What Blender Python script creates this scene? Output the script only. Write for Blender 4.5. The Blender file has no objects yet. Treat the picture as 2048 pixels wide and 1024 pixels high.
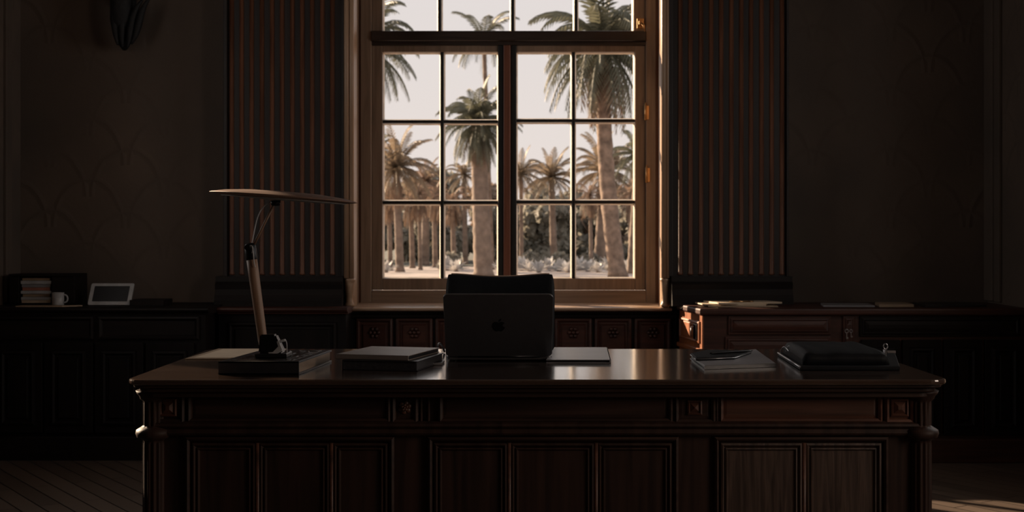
import bpy, bmesh, math, random
from mathutils import Vector, Matrix, noise
random.seed(7)
C = bpy.context.scene.collection
F = 2652.0; VX = 1040.0; VY = 470.0; CZ = 1.15
def PY(px, py, Y): return Vector(((px-VX)*Y/F, Y, CZ-(py-VY)*Y/F))
def PZ(px, py, z):
    Y = (CZ-z)*F/(py-VY); return Vector(((px-VX)*Y/F, Y, z))

# ------------------------------------------------------------ materials
MATS = {}
def nt(name):
    m = bpy.data.materials.new(name); m.use_nodes = True
    t = m.node_tree; b = t.nodes['Principled BSDF']; MATS[name] = m
    return m, t, b
def ramp(t, c1, c2, p1=.3, p2=.7):
    r = t.nodes.new('ShaderNodeValToRGB'); e = r.color_ramp.elements
    e[0].color = (*c1, 1); e[1].color = (*c2, 1); e[0].position = p1; e[1].position = p2
    return r
def wood(name, c1, c2, rough=.4, axis='z', scale=1.0, spec=.5, bump=.15, coat=0):
    m, t, b = nt(name); L = t.links.new
    tc = t.nodes.new('ShaderNodeTexCoord'); mp = t.nodes.new('ShaderNodeMapping')
    s = {'x': (1.5, 26, 26), 'y': (26, 1.5, 26), 'z': (26, 26, 1.5)}[axis]
    mp.inputs['Scale'].default_value = [k*scale for k in s]
    L(tc.outputs['Object'], mp.inputs['Vector'])
    n = t.nodes.new('ShaderNodeTexNoise'); n.inputs['Scale'].default_value = 1.6
    n.inputs['Detail'].default_value = 8; n.inputs['Distortion'].default_value = .6
    L(mp.outputs['Vector'], n.inputs['Vector'])
    r = ramp(t, c1, c2); L(n.outputs['Fac'], r.inputs['Fac']); L(r.outputs['Color'], b.inputs['Base Color'])
    rr = t.nodes.new('ShaderNodeMapRange'); rr.inputs[3].default_value = rough*.8; rr.inputs[4].default_value = rough*1.25
    L(n.outputs['Fac'], rr.inputs[0]); L(rr.outputs[0], b.inputs['Roughness'])
    bp = t.nodes.new('ShaderNodeBump'); bp.inputs['Strength'].default_value = bump; bp.inputs['Distance'].default_value = .002
    L(n.outputs['Fac'], bp.inputs['Height']); L(bp.outputs['Normal'], b.inputs['Normal'])
    b.inputs['Specular IOR Level'].default_value = spec; b.inputs['Coat Weight'].default_value = coat
    b.inputs['Coat Roughness'].default_value = .12
    return m
def plain(name, c, rough=.5, metal=0, spec=.5, var=.2, ns=18, bump=.1, bd=.002, trans=0, sss=0):
    m, t, b = nt(name); L = t.links.new
    tc = t.nodes.new('ShaderNodeTexCoord'); n = t.nodes.new('ShaderNodeTexNoise')
    n.inputs['Scale'].default_value = ns; n.inputs['Detail'].default_value = 5
    L(tc.outputs['Object'], n.inputs['Vector'])
    r = ramp(t, [k*(1-var) for k in c], [min(1, k*(1+var)) for k in c]); L(n.outputs['Fac'], r.inputs['Fac'])
    L(r.outputs['Color'], b.inputs['Base Color'])
    b.inputs['Roughness'].default_value = rough; b.inputs['Metallic'].default_value = metal
    b.inputs['Specular IOR Level'].default_value = spec
    if bump:
        bp = t.nodes.new('ShaderNodeBump'); bp.inputs['Strength'].default_value = bump; bp.inputs['Distance'].default_value = bd
        L(n.outputs['Fac'], bp.inputs['Height']); L(bp.outputs['Normal'], b.inputs['Normal'])
    if trans:
        tr = t.nodes.new('ShaderNodeBsdfTranslucent'); mx = t.nodes.new('ShaderNodeMixShader'); mx.inputs[0].default_value = trans
        L(r.outputs['Color'], tr.inputs['Color']); L(b.outputs[0], mx.inputs[1]); L(tr.outputs[0], mx.inputs[2])
        L(mx.outputs[0], t.nodes['Material Output'].inputs['Surface'])
    return m
desk_v = wood('desk wood upright grain', (.016,.0085,.007), (.044,.022,.016), .55, 'z', spec=.25)
desk_h = wood('desk wood level grain', (.016,.0085,.007), (.044,.022,.016), .5, 'x', spec=.3)
desk_red = wood('desk wood lit red', (.04,.017,.011), (.115,.045,.027), .45, 'x', bump=.1)  # reddish light on the desk front put into the wood colour
oak_v = wood('open grained oak panel', (.022,.013,.010), (.09,.056,.042), .5, 'z', scale=2.2, bump=.5)
desk_top = wood('polished desk top', (.03,.017,.012), (.06,.036,.026), .16, 'x', bump=.03, spec=1, coat=1)
case_v = wood('dark built in wood', (.004,.0032,.0034), (.010,.0068,.0065), .6, 'z', spec=.2)
case_h = wood('dark built in wood level', (.005,.004,.004), (.013,.0085,.0078), .55, 'x', spec=.25)
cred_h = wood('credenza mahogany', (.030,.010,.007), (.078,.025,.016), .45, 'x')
cred_side = wood('credenza sunlit end', (.16,.048,.016), (.36,.12,.045), .4, 'z')  # sunlit copy of the mahogany, the sun's orange put into the colour
reed = wood('reeded pilaster wood', (.085,.033,.018), (.19,.078,.042), .45, 'z')
reed_d = wood('pilaster ground wood', (.008,.0055,.006), (.018,.011,.010), .5, 'z')
frame_w = wood('window frame wood', (.18,.125,.09), (.30,.215,.157), .4, 'z', bump=.08)
frame_h = wood('window rail wood', (.18,.125,.09), (.30,.215,.157), .4, 'x', bump=.08)
frame_r = wood('red window stop', (.13,.05,.03), (.21,.085,.055), .4, 'z', bump=.08)
colon = wood('pale colonette wood', (.30,.19,.12), (.42,.28,.19), .35, 'z', bump=.08)
sill_w = wood('sill wood', (.36,.25,.18), (.52,.38,.28), .28, 'x', bump=.05)
bar_d = plain('dark glazing bar', (.012,.013,.014), .45)
rim_glint = plain('cream rim highlight', (.60,.51,.41), .4, bump=0)  # bright rims round the panes, a highlight put into the cream colour
brass = plain('brass', (.55,.33,.16), .3, 1, bump=0)
black_m = plain('black metal', (.012,.012,.014), .35, .6)
carve = plain('dark carved wood', (.005,.006,.008), .7, bump=.6, ns=30, bd=.01)
lampwood = wood('lamp arm wood', (.16,.095,.06), (.27,.165,.11), .5, 'z')
lamphead = wood('lamp shade wood', (.10,.05,.033), (.165,.088,.06), .65, 'x')
alu = plain('space grey aluminium', (.13,.13,.14), .38, .7, var=.05, ns=60, bump=.03)
logo_m = plain('dark mirror emblem', (.012,.013,.016), .25, .3, bump=0)
keym = plain('keyboard black', (.01,.01,.011), .5)
greyp = plain('dark page edges', (.03,.03,.034), .5, ns=140, var=.5)
leather = plain('navy black leather', (.006,.007,.009), .6, spec=.14, ns=90, bump=.3, bd=.001)
piping = plain('brown leather edge', (.40,.27,.19), .4, bump=.1)
cover_g = plain('taupe book cover', (.21,.18,.165), .42, ns=8, var=.12)
cover_b = plain('black book cover', (.018,.018,.021), .35, ns=60)
pages = plain('paper pages', (.42,.35,.27), .7, ns=120, var=.25)
paper = plain('cream paper', (.62,.50,.37), .7, ns=12, var=.06)
paper_t = plain('tan paper', (.34,.25,.17), .55, ns=10, var=.1)
greynb = plain('grey notebook cover', (.24,.24,.26), .32, ns=10, var=.08)
silver = plain('silver edge', (.55,.55,.58), .3, .8, bump=0)
ornate = plain('embossed dark cover', (.02,.018,.018), .14, ns=34, bump=1.0, bd=.02)
woodside = wood('pale board edge', (.13,.095,.07), (.25,.19,.145), .55, 'y')
screen = plain('black glass', (.006,.007,.01), .3, spec=.15, bump=0)
whitepl = plain('white plastic', (.42,.43,.45), .4, bump=0)
fabric = plain('dark seat fabric', (.012,.013,.017), .8, ns=150, bump=.4, bd=.001)
steel = plain('steel', (.4,.4,.42), .3, 1, bump=0)
def glassmat():
    m, t, b = nt('window glass'); L = t.links.new; t.nodes.remove(b)
    tr = t.nodes.new('ShaderNodeBsdfTransparent'); tr.inputs[0].default_value = (.97,.975,.97,1)
    gl = t.nodes.new('ShaderNodeBsdfGlossy'); gl.inputs['Roughness'].default_value = .02
    fr = t.nodes.new('ShaderNodeFresnel'); ge = t.nodes.new('ShaderNodeNewGeometry'); mr = t.nodes.new('ShaderNodeMapRange'); mr.inputs[3].default_value = 1.4; mr.inputs[4].default_value = 1/1.4
    L(ge.outputs['Backfacing'], mr.inputs[0]); L(mr.outputs[0], fr.inputs[0])
    mx = t.nodes.new('ShaderNodeMixShader'); L(fr.outputs[0], mx.inputs[0]); L(tr.outputs[0], mx.inputs[1]); L(gl.outputs[0], mx.inputs[2])
    L(mx.outputs[0], t.nodes['Material Output'].inputs['Surface']); return m
glass = glassmat()
def wallmat():
    m, t, b = nt('scalloped plaster'); L = t.links.new
    tc = t.nodes.new('ShaderNodeTexCoord'); sp = t.nodes.new('ShaderNodeSeparateXYZ'); L(tc.outputs['Object'], sp.inputs[0])
    def M(op, a, c=None, cl=False):
        n = t.nodes.new('ShaderNodeMath'); n.operation = op; n.use_clamp = cl
        for i, v in enumerate((a, c)):
            if v is None: continue
            if isinstance(v, (int, float)): n.inputs[i].default_value = v
            else: L(v, n.inputs[i])
        return n.outputs[0]
    hx = M('ADD', sp.outputs[0], M('MULTIPLY', sp.outputs[1], .97))
    u = M('DIVIDE', hx, .42); v = M('DIVIDE', sp.outputs[2], .34)
    nz = t.nodes.new('ShaderNodeTexNoise'); nz.inputs['Scale'].default_value = 5; L(tc.outputs['Object'], nz.inputs['Vector'])
    w = M('MULTIPLY', M('SUBTRACT', nz.outputs['Fac'], .5), .16)
    rings = []
    for o in (0, .5):
        p = M('SUBTRACT', M('FRACT', M('ADD', u, o+10)), .5); q = M('FRACT', M('ADD', M('ADD', v, w), o+10))
        d = M('SQRT', M('ADD', M('MULTIPLY', p, p), M('MULTIPLY', M('MULTIPLY', q, q), .36)))
        rings.append(M('SUBTRACT', 1, M('MULTIPLY', M('ABSOLUTE', M('SUBTRACT', d, .46)), 22), True))
    pat = M('MAXIMUM', rings[0], rings[1])
    n2 = t.nodes.new('ShaderNodeTexNoise'); n2.inputs['Scale'].default_value = 1.6; n2.inputs['Detail'].default_value = 6; L(tc.outputs['Object'], n2.inputs['Vector'])
    patm = M('MULTIPLY', pat, M('MULTIPLY', M('SUBTRACT', n2.outputs['Fac'], .46, True), 7, True))
    r = ramp(t, (.090,.072,.061), (.145,.108,.086)); L(n2.outputs['Fac'], r.inputs['Fac'])
    mx = t.nodes.new('ShaderNodeMix'); mx.data_type = 'RGBA'; L(M('MULTIPLY', patm, .22), mx.inputs[0])
    L(r.outputs['Color'], mx.inputs[6]); mx.inputs[7].default_value = (.05,.036,.03,1); L(mx.outputs[2], b.inputs['Base Color'])
    n3 = t.nodes.new('ShaderNodeTexNoise'); n3.inputs['Scale'].default_value = 60; L(tc.outputs['Object'], n3.inputs['Vector'])
    h = M('ADD', patm, M('MULTIPLY', n3.outputs['Fac'], .25))
    bp = t.nodes.new('ShaderNodeBump'); bp.inputs['Strength'].default_value = .3; bp.inputs['Distance'].default_value = .01
    L(h, bp.inputs['Height']); L(bp.outputs['Normal'], b.inputs['Normal']); b.inputs['Roughness'].default_value = .8
    return m
plaster = wallmat()
def floormat():
    m, t, b = nt('plank floor'); L = t.links.new
    tc = t.nodes.new('ShaderNodeTexCoord'); mp = t.nodes.new('ShaderNodeMapping'); mp.inputs['Rotation'].default_value = (0,0,math.radians(55))
    L(tc.outputs['Object'], mp.inputs['Vector'])
    br = t.nodes.new('ShaderNodeTexBrick'); br.inputs['Color1'].default_value = (.11,.083,.068,1); br.inputs['Color2'].default_value = (.155,.118,.095,1)
    br.inputs['Mortar'].default_value = (.008,.006,.005,1); br.inputs['Scale'].default_value = 1; br.inputs['Brick Width'].default_value = .9
    br.inputs['Row Height'].default_value = .09; br.inputs['Mortar Size'].default_value = .003
    L(mp.outputs[0], br.inputs['Vector']); L(br.outputs['Color'], b.inputs['Base Color'])
    bp = t.nodes.new('ShaderNodeBump'); bp.inputs['Strength'].default_value = .4; bp.inputs['Distance'].default_value = .003; bp.invert = True
    L(br.outputs['Fac'], bp.inputs['Height']); L(bp.outputs['Normal'], b.inputs['Normal']); b.inputs['Roughness'].default_value = .38
    return m
floor_m = floormat()
trunk_m = plain('palm trunk bark', (.22,.155,.115), .9, ns=5, var=.45, bump=.8, bd=.06)
trunk_g = plain('grey trunk bark', (.21,.155,.12), .9, ns=4, var=.35, bump=.6, bd=.05)
leaf_a = plain('olive palm frond', (.125,.125,.085), .5, ns=2, var=.35, bump=0, trans=.3)
leaf_b = plain('tan green palm frond', (.25,.19,.13), .5, ns=2, var=.3, bump=0, trans=.35)
leaf_c = plain('dry brown frond', (.25,.17,.12), .7, ns=2, var=.35, bump=0, trans=.3)
fol = plain('hazy tree foliage', (.32,.30,.25), .7, ns=.8, var=.4, bump=0, trans=.4)  # haze over the far trees put into the pale colour
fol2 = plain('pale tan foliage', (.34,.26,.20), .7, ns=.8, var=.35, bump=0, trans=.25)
agv = plain('pale agave leaf', (.62,.60,.58), .5, ns=1.5, var=.35, bump=0, trans=.2)
ground_m = plain('pale gravel', (.36,.31,.29), .95, ns=1.2, var=.25, bump=.2, bd=.02)
grass_m = plain('dark lawn', (.10,.10,.08), .9, ns=1.5, var=.5, bump=.4, bd=.03)  # darker soil and grass beyond the gravel

# ------------------------------------------------------------ mesh helpers
def box(bm, x0,x1,y0,y1,z0,z1, bev=0, seg=2):
    b = bmesh.new()
    r = bmesh.ops.create_cube(b, size=1)
    for v in b.verts:
        v.co = Vector(((x0+x1)/2+v.co.x*(x1-x0), (y0+y1)/2+v.co.y*(y1-y0), (z0+z1)/2+v.co.z*(z1-z0)))
    if bev: bmesh.ops.bevel(b, geom=b.edges[:], offset=bev, segments=seg, profile=.5, affect='EDGES')
    join(bm, b)
def join(bm, b, M=None):
    mp = {}
    for v in b.verts: mp[v] = bm.verts.new(M @ v.co if M else v.co)
    for f in b.faces:
        try: bm.faces.new([mp[v] for v in f.verts]).smooth = f.smooth
        except ValueError: pass
    b.free()
def lathe(bm, prof, c=(0,0,0), n=24, M=None, flute=0, nf=0, frange=None):
    rows = []
    for i, (r, z) in enumerate(prof):
        row = []
        for k in range(n):
            a = 2*math.pi*k/n; rr = r
            if flute and (frange is None or frange[0] <= i <= frange[1]): rr = r - flute*(.5+.5*math.cos(nf*a))
            p = Vector((c[0]+rr*math.cos(a), c[1]+rr*math.sin(a), c[2]+z)); row.append(bm.verts.new(M @ p if M else p))
        rows.append(row)
    for i in range(len(rows)-1):
        for k in range(n):
            f = bm.faces.new((rows[i][k], rows[i][(k+1)%n], rows[i+1][(k+1)%n], rows[i+1][k])); f.smooth = True
    bm.faces.new(rows[0][::-1]); bm.faces.new(rows[-1])
def prism(bm, pts, z0, z1, M=None, bev=0):
    b = bmesh.new(); n = len(pts)
    lo = [b.verts.new((p[0],p[1],z0)) for p in pts]; hi = [b.verts.new((p[0],p[1],z1)) for p in pts]
    b.faces.new(lo[::-1]); b.faces.new(hi)
    for i in range(n): b.faces.new((lo[i], lo[(i+1)%n], hi[(i+1)%n], hi[i]))
    bmesh.ops.recalc_face_normals(b, faces=b.faces[:])
    if bev:
        es = [e for e in b.edges if abs(e.verts[0].co.z-e.verts[1].co.z) < 1e-6]
        bmesh.ops.bevel(b, geom=es, offset=bev, segments=2, profile=.5, affect='EDGES')
    join(bm, b, M)
def rrect(w, h, r, n=6, x=0, y=0):
    pts = []
    for cx, cy, a0 in ((w/2-r, h/2-r, 0), (-w/2+r, h/2-r, 90), (-w/2+r, -h/2+r, 180), (w/2-r, -h/2+r, 270)):
        for k in range(n+1):
            a = math.radians(a0+90*k/n); pts.append((x+cx+r*math.cos(a), y+cy+r*math.sin(a)))
    return pts
def tube(bm, pts, r, n=10, caps=True):
    pts = [Vector(p) for p in pts]; rows = []; up = Vector((.13,.31,.94)); prev = None
    for i, p in enumerate(pts):
        t = (pts[min(i+1,len(pts)-1)]-pts[max(i-1,0)]).normalized()
        a = t.cross(up) if prev is None else prev-t*prev.dot(t)
        if a.length < 1e-4: a = t.cross(Vector((1,0,0)))
        a.normalize(); prev = a; b = t.cross(a); rr = r[i] if isinstance(r, (list, tuple)) else r
        rows.append([bm.verts.new(p+(a*math.cos(2*math.pi*k/n)+b*math.sin(2*math.pi*k/n))*rr) for k in range(n)])
    for i in range(len(rows)-1):
        for k in range(n):
            f = bm.faces.new((rows[i][k], rows[i][(k+1)%n], rows[i+1][(k+1)%n], rows[i+1][k])); f.smooth = True
    if caps: bm.faces.new(rows[0][::-1]); bm.faces.new(rows[-1])
def mould(bm, a0, a1, b0, b1, prof, T, cap=True):
    """mitred rectangular moulding: loops at (inset, height off the plane)"""
    rows = []
    for ins, d in prof:
        rows.append([bm.verts.new(T(a, b, d)) for a, b in ((a0+ins,b0+ins),(a1-ins,b0+ins),(a1-ins,b1-ins),(a0+ins,b1-ins))])
    for i in range(len(rows)-1):
        for k in range(4): bm.faces.new((rows[i][k], rows[i][(k+1)%4], rows[i+1][(k+1)%4], rows[i+1][k]))
    if cap: bm.faces.new(rows[-1])
def front(Y): return lambda a, b, d: Vector((a, Y-d, b))
def sweep(bm, prof, x0, x1, T=None):
    """profile (y,z) swept along x"""
    a = [bm.verts.new((x0, y, z)) for y, z in prof]; b = [bm.verts.new((x1, y, z)) for y, z in prof]; n = len(prof)
    for i in range(n): bm.faces.new((a[i], b[i], b[(i+1)%n], a[(i+1)%n]))
    bm.faces.new(a[::-1]); bm.faces.new(b)
def smooth_closed(pts, k=5):
    out = []; n = len(pts)
    for i in range(n):
        p0, p1, p2, p3 = [Vector(pts[(i+j-1)%n]) for j in range(4)]
        for s in range(k):
            t = s/k; out.append(.5*((2*p1)+(-p0+p2)*t+(2*p0-5*p1+4*p2-p3)*t*t+(-p0+3*p1-3*p2+p3)*t**3))
    return out
def bez(p0, p1, p2, p3, n=14):
    p0,p1,p2,p3 = map(Vector,(p0,p1,p2,p3))
    return [p0*(1-t)**3+p1*3*t*(1-t)**2+p2*3*t*t*(1-t)+p3*t**3 for t in [i/n for i in range(n+1)]]

ORG = {}
def props(o, label=None, cat=None, group=None, kind=None):
    if label: o['label'] = label
    if cat: o['category'] = cat
    if group: o['group'] = group
    if kind: o['kind'] = kind
    return o
def thing(name, loc, label=None, cat=None, group=None, kind=None):
    o = bpy.data.objects.new(name, None); o.empty_display_size = .1; C.objects.link(o); o.location = loc; ORG[o] = Vector(loc)
    return props(o, label, cat, group, kind)
def obj(name, bm, mat, parent=None, label=None, cat=None, group=None, kind=None, local=False, norm=True, smooth=False):
    if norm: bmesh.ops.recalc_face_normals(bm, faces=bm.faces[:])
    if parent is None:
        if local: org = Vector((0,0,0))
        else:
            xs = [v.co.x for v in bm.verts]; ys = [v.co.y for v in bm.verts]; zs = [v.co.z for v in bm.verts]
            org = Vector(((min(xs)+max(xs))/2, (min(ys)+max(ys))/2, min(zs)))
    else: org = ORG[parent]
    if not local: bmesh.ops.translate(bm, verts=bm.verts, vec=-org)
    me = bpy.data.meshes.new(name); bm.to_mesh(me); bm.free()
    if smooth:
        for p in me.polygons: p.use_smooth = True
    me.materials.append(mat); o = bpy.data.objects.new(name, me); C.objects.link(o)
    if parent is None: o.location = org
    else: o.parent = parent
    ORG[o] = org
    return props(o, label, cat, group, kind)
def B(*a, **k):
    bm = bmesh.new(); box(bm, *a, **k); return bm
def struct(name, bm, mat, **k): return obj(name, bm, mat, kind='structure', **k)

# ------------------------------------------------------------ room shell
XL, XR, YB, YW, H = -2.75, 2.575, -1.3, 7.3, 3.6
WX0, WX1, WZ0, WZ1 = -.935, .822, .755, 3.0      # opening in the window wall
struct('floor', B(XL-.3, XR+.3, YB-.2, 7.8, -.12, 0), floor_m)
struct('ceiling', B(XL-.3, XR+.3, YB-.2, 7.8, H, H+.15), plain('ceiling plaster', (.25,.22,.2), .9))
bm = bmesh.new()
box(bm, XL-.3, WX0, YW, 7.78, 0, H); box(bm, WX1, XR+.3, YW, 7.78, 0, H); box(bm, WX0, WX1, YW, 7.78, WZ1, H); box(bm, WX0, WX1, YW, 7.78, 0, WZ0-.02)
struct('wall_front', bm, plaster)
W2 = (1.35, 2.65, .95, 2.4)
bm = bmesh.new()
W3 = (4.1, 5.5, 1.2, 2.8)
box(bm, XR, XR+.3, YB, W2[0], 0, H); box(bm, XR, XR+.3, W2[1], W3[0], 0, H); box(bm, XR, XR+.3, W3[1], YW, 0, H); box(bm, XR, XR+.3, W3[0], W3[1], 0, W3[2]); box(bm, XR, XR+.3, W3[0], W3[1], W3[3], H); box(bm, XR, XR+.3, W2[0], W2[1], 0, W2[2]); box(bm, XR, XR+.3, W2[0], W2[1], W2[3], H)
struct('wall_right', bm, plaster)
bm = bmesh.new(); box(bm, XL-.3, XL, YB, W3[0], 0, H); box(bm, XL-.3, XL, W3[1], YW, 0, H); box(bm, XL-.3, XL, W3[0], W3[1], 0, W3[2]); box(bm, XL-.3, XL, W3[0], W3[1], W3[3], H)
struct('wall_left', bm, plaster)
bm = bmesh.new(); box(bm, XL-.3, XR+.3, YB-.2, YB, 0, H)
struct('wall_back', bm, plaster)

# side windows added out of view as openings for fill light (simple framed casements)
def added_window(name, T, a0, a1, b0, b1, nx, nz):
    t = thing(name, T((a0+a1)/2, b0, 0), kind='structure')
    bm = bmesh.new(); mould(bm, a0, a1, b0, b1, [(-.05,0),(-.05,.02),(.0,.03),(.05,.02),(.05,-.2)], T, cap=False); obj('window_frame', bm, frame_w, t)
    bm = bmesh.new()
    for i in range(1, nx):
        a = a0+(a1-a0)*i/nx; mould(bm, a-.012, a+.012, b0, b1, [(0,-.12),(0,-.09)], T)
    for i in range(1, nz):
        b = b0+(b1-b0)*i/nz; mould(bm, a0, a1, b-.012, b+.012, [(0,-.12),(0,-.09)], T)
    obj('glazing_bars', bm, bar_d, t)
    bm = bmesh.new(); bm.faces.new([bm.verts.new(T(a,b,-.11)) for a,b in ((a0,b0),(a1,b0),(a1,b1),(a0,b1))]); obj('glass', bm, glass, t)
added_window('added_window_2', lambda a,b,d: Vector((XR-d, a, b)), *W2, 2, 3)
added_window('added_window_3', lambda a,b,d: Vector((XR-d, a, b)), *W3, 2, 3)
added_window('added_window_4', lambda a,b,d: Vector((XL+d, a, b)), *W3, 2, 3)

# ------------------------------------------------------------ main window
def wx(px, Y): return (px-VX)*Y/F
def wz(py, Y): return CZ-(py-VY)*Y/F
YS = 7.62        # room face of the sashes
win = thing('window_1', (0, YS, WZ0), kind='structure')
sx = lambda p: wx(p, YS); sz = lambda p: wz(p, YS)
T1 = front(YS-.03)
# outer fixed frame
bm = bmesh.new()
box(bm, sx(722), sx(744), YS-.03, YS+.07, WZ0, WZ1, .004); box(bm, sx(1291), sx(1311), YS-.03, YS+.07, WZ0, WZ1, .004)
obj('side_frame', bm, frame_w, win)
bm = bmesh.new(); box(bm, sx(744), sx(1291), YS-.03, YS+.07, WZ0, sz(581), .004); box(bm, sx(722), sx(1311), YS-.045, YS-.02, WZ0, sz(604), .004)
obj('bottom_frame', bm, frame_h, win)
bm = bmesh.new(); box(bm, sx(744), sx(1291), YS-.05, YS+.07, sz(84), sz(64), .006); box(bm, sx(744), sx(1291), YS-.02, YS+.07, sz(91), sz(84), .002)
obj('transom', bm, wood('transom dark wood', (.02,.014,.012), (.045,.03,.024), .4, 'x'), win)
# stops beside the frame (stepped reveal)
bm = bmesh.new()
box(bm, WX0+.001, sx(722), YS-.02, YS+.05, WZ0, WZ1, .003); box(bm, sx(711), sx(716), YS-.045, YS-.01, WZ0, WZ1, .003)
box(bm, sx(1311), WX1-.001, YS+.0, YS+.05, WZ0, WZ1, .003)
obj('reveal_stop', bm, frame_r, win)

def sash(name, gx0, gx1, gz0, gz1, ox0, ox1, oz0, oz1, vs, hs, depth=.045, y=YS):
    """rails and stiles round the glass, dark bars in front, cream edge-highlight strips behind"""
    s = bmesh.new()
    box(s, ox0, gx0, y, y+depth, oz0, oz1, .003); box(s, gx1, ox1, y, y+depth, oz0, oz1, .003)
    box(s, gx0, gx1, y, y+depth, oz0, gz0, .003); box(s, gx0, gx1, y, y+depth, gz1, oz1, .003)
    so = obj(name, s, frame_w, win)
    b = bmesh.new(); w = .0095
    for p in vs: box(b, sx(p)-w, sx(p)+w, y+.004, y+.03, gz0, gz1, .003)
    for p in hs: box(b, gx0, gx1, y+.005, y+.03, sz(p)-w*.9, sz(p)+w*.9, .003)
    obj('glazing_bars', b, bar_d, so)
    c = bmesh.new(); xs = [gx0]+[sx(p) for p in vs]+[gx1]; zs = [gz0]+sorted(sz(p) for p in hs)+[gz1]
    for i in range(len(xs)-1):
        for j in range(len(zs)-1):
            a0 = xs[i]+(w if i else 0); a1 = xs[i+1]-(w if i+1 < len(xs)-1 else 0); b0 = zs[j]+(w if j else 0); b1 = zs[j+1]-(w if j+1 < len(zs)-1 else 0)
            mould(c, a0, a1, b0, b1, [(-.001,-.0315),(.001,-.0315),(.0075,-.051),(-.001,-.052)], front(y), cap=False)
    obj('rim_highlights', c, rim_glint, so)
    g = bmesh.new(); g.faces.new([g.verts.new((a_, y+.033, b_)) for a_, b_ in ((gx0,gz0),(gx1,gz0),(gx1,gz1),(gx0,gz1))]); obj('glass', g, glass, so)
    return so
L = sash('casement', sx(765), sx(996), sz(557), sz(104), sx(744), sx(1006), sz(580), sz(91), [884], [243, 405])
R = sash('casement', sx(1033), sx(1270), sz(557), sz(104), sx(1021), sx(1291), sz(580), sz(91), [1147], [241, 404])
U = sash('top_light', sx(765), sx(1267), sz(62), WZ1-.08, sx(744), sx(1291), sz(64), WZ1, [879, 1025, 1152], [-120])
bm = bmesh.new(); box(bm, sx(1007), sx(1021), YS-.022, YS+.04, sz(580), sz(91), .004); obj('meeting_stile', bm, frame_r, win)
bm = bmesh.new(); box(bm, sx(996), sx(1007), YS-.012, YS-.001, sz(580), sz(91), .003); box(bm, sx(1022), sx(1033), YS-.008, YS-.001, sz(580), sz(91), .003); obj('cover_strip', bm, bar_d, win)
def hinge(px, py, Y, s=1.0):
    p = PY(px, py, Y); bm = bmesh.new()
    lathe(bm, [(.002,-.045*s),(.007,-.042*s),(.007,.042*s),(.003,.046*s),(.0045,.054*s),(.001,.058*s)], p, 12)
    box(bm, p.x, p.x+.02, p.y-.002, p.y+.004, p.z-.04*s, p.z+.04*s, .001)
    return bm
obj('hinge', hinge(1291, 225, YS-.035), brass, win, label='brass hinge'); obj('hinge', hinge(1293, 350, YS-.035), brass, win, label='brass hinge')
def latch(px, py, Y, sgn=1):
    p = PY(px, py, Y); bm = bmesh.new()
    box(bm, p.x-.02, p.x+.02, p.y, p.y+.012, p.z-.03, p.z+.03, .003)
    box(bm, p.x-.012, p.x+.012, p.y-.03, p.y, p.z-.012, p.z+.012, .003)
    tube(bm, [p+Vector((0,-.028,0)), p+Vector((.016*sgn,-.034,-.018)), p+Vector((.022*sgn,-.034,-.05))], [.007,.007,.004], 8)
    return bm
obj('latch', latch(1281, 47, YS-.035), brass, win, label='small brass latch')
obj('latch', latch(708, 281, YS-.04, -1), brass, win, label='small brass latch')

# jamb linings, head lining, sill board
bm = bmesh.new(); box(bm, WX0, WX0+.012, YW-.0, YS-.02, WZ0, WZ1, .003); struct('trim_1', bm, frame_w)
bm = bmesh.new(); box(bm, WX1-.012, WX1, YW-.0, YS-.0, WZ0, WZ1, .003); struct('trim_2', bm, frame_w)
bm = bmesh.new(); box(bm, WX0+.012, WX1-.012, YW-.0, YS-.03, WZ1-.012, WZ1, .003); struct('trim_3', bm, frame_h)
bm = bmesh.new()
sweep(bm, [(YS-.03,.735),(7.19,.735),(7.165,.742),(7.16,.750),(7.168,.757),(7.18,.76),(YS-.03,.762)], WX0+.0, WX1-.0)
struct('trim_4', bm, sill_w)

# colonettes on either side of the opening
def colonette(x0, x1, name):
    bm = bmesh.new(); zt = 3.3; zb = wz(556, 7.12)
    r = .0135; w = x1-x0
    for k, cx in enumerate((x0+r, x1-r)):
        lathe(bm, [(r,0),(r,zt-zb)], (cx, 7.115+.01*k, zb), 14)
    box(bm, x0+.006, x1-.006, 7.12, 7.299, zb, zt)
    o = struct(name, bm, colon)
    c = bmesh.new(); mx = (x0+x1)/2; zs = .762; hh = zb-zs
    lathe(c, [(w*.36,0),(w*.50,.006),(w*.52,.014),(w*.38,.024),(w*.36,.05),(w*.44,hh*.55),(w*.52,hh*.8),(w*.5,hh*.86),(w*.58,hh*.9),(w*.58,hh*.96),(w*.5,hh)], (mx, 7.145, zs), 20)
    box(c, x0+.006, x1-.006, 7.15, 7.299, zs, zb)
    obj('colonette_base', c, colon, o)
colonette(wx(687,7.1), wx(707,7.1), 'trim_5'); colonette(wx(1323,7.1), wx(1341,7.1), 'trim_6')

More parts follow.
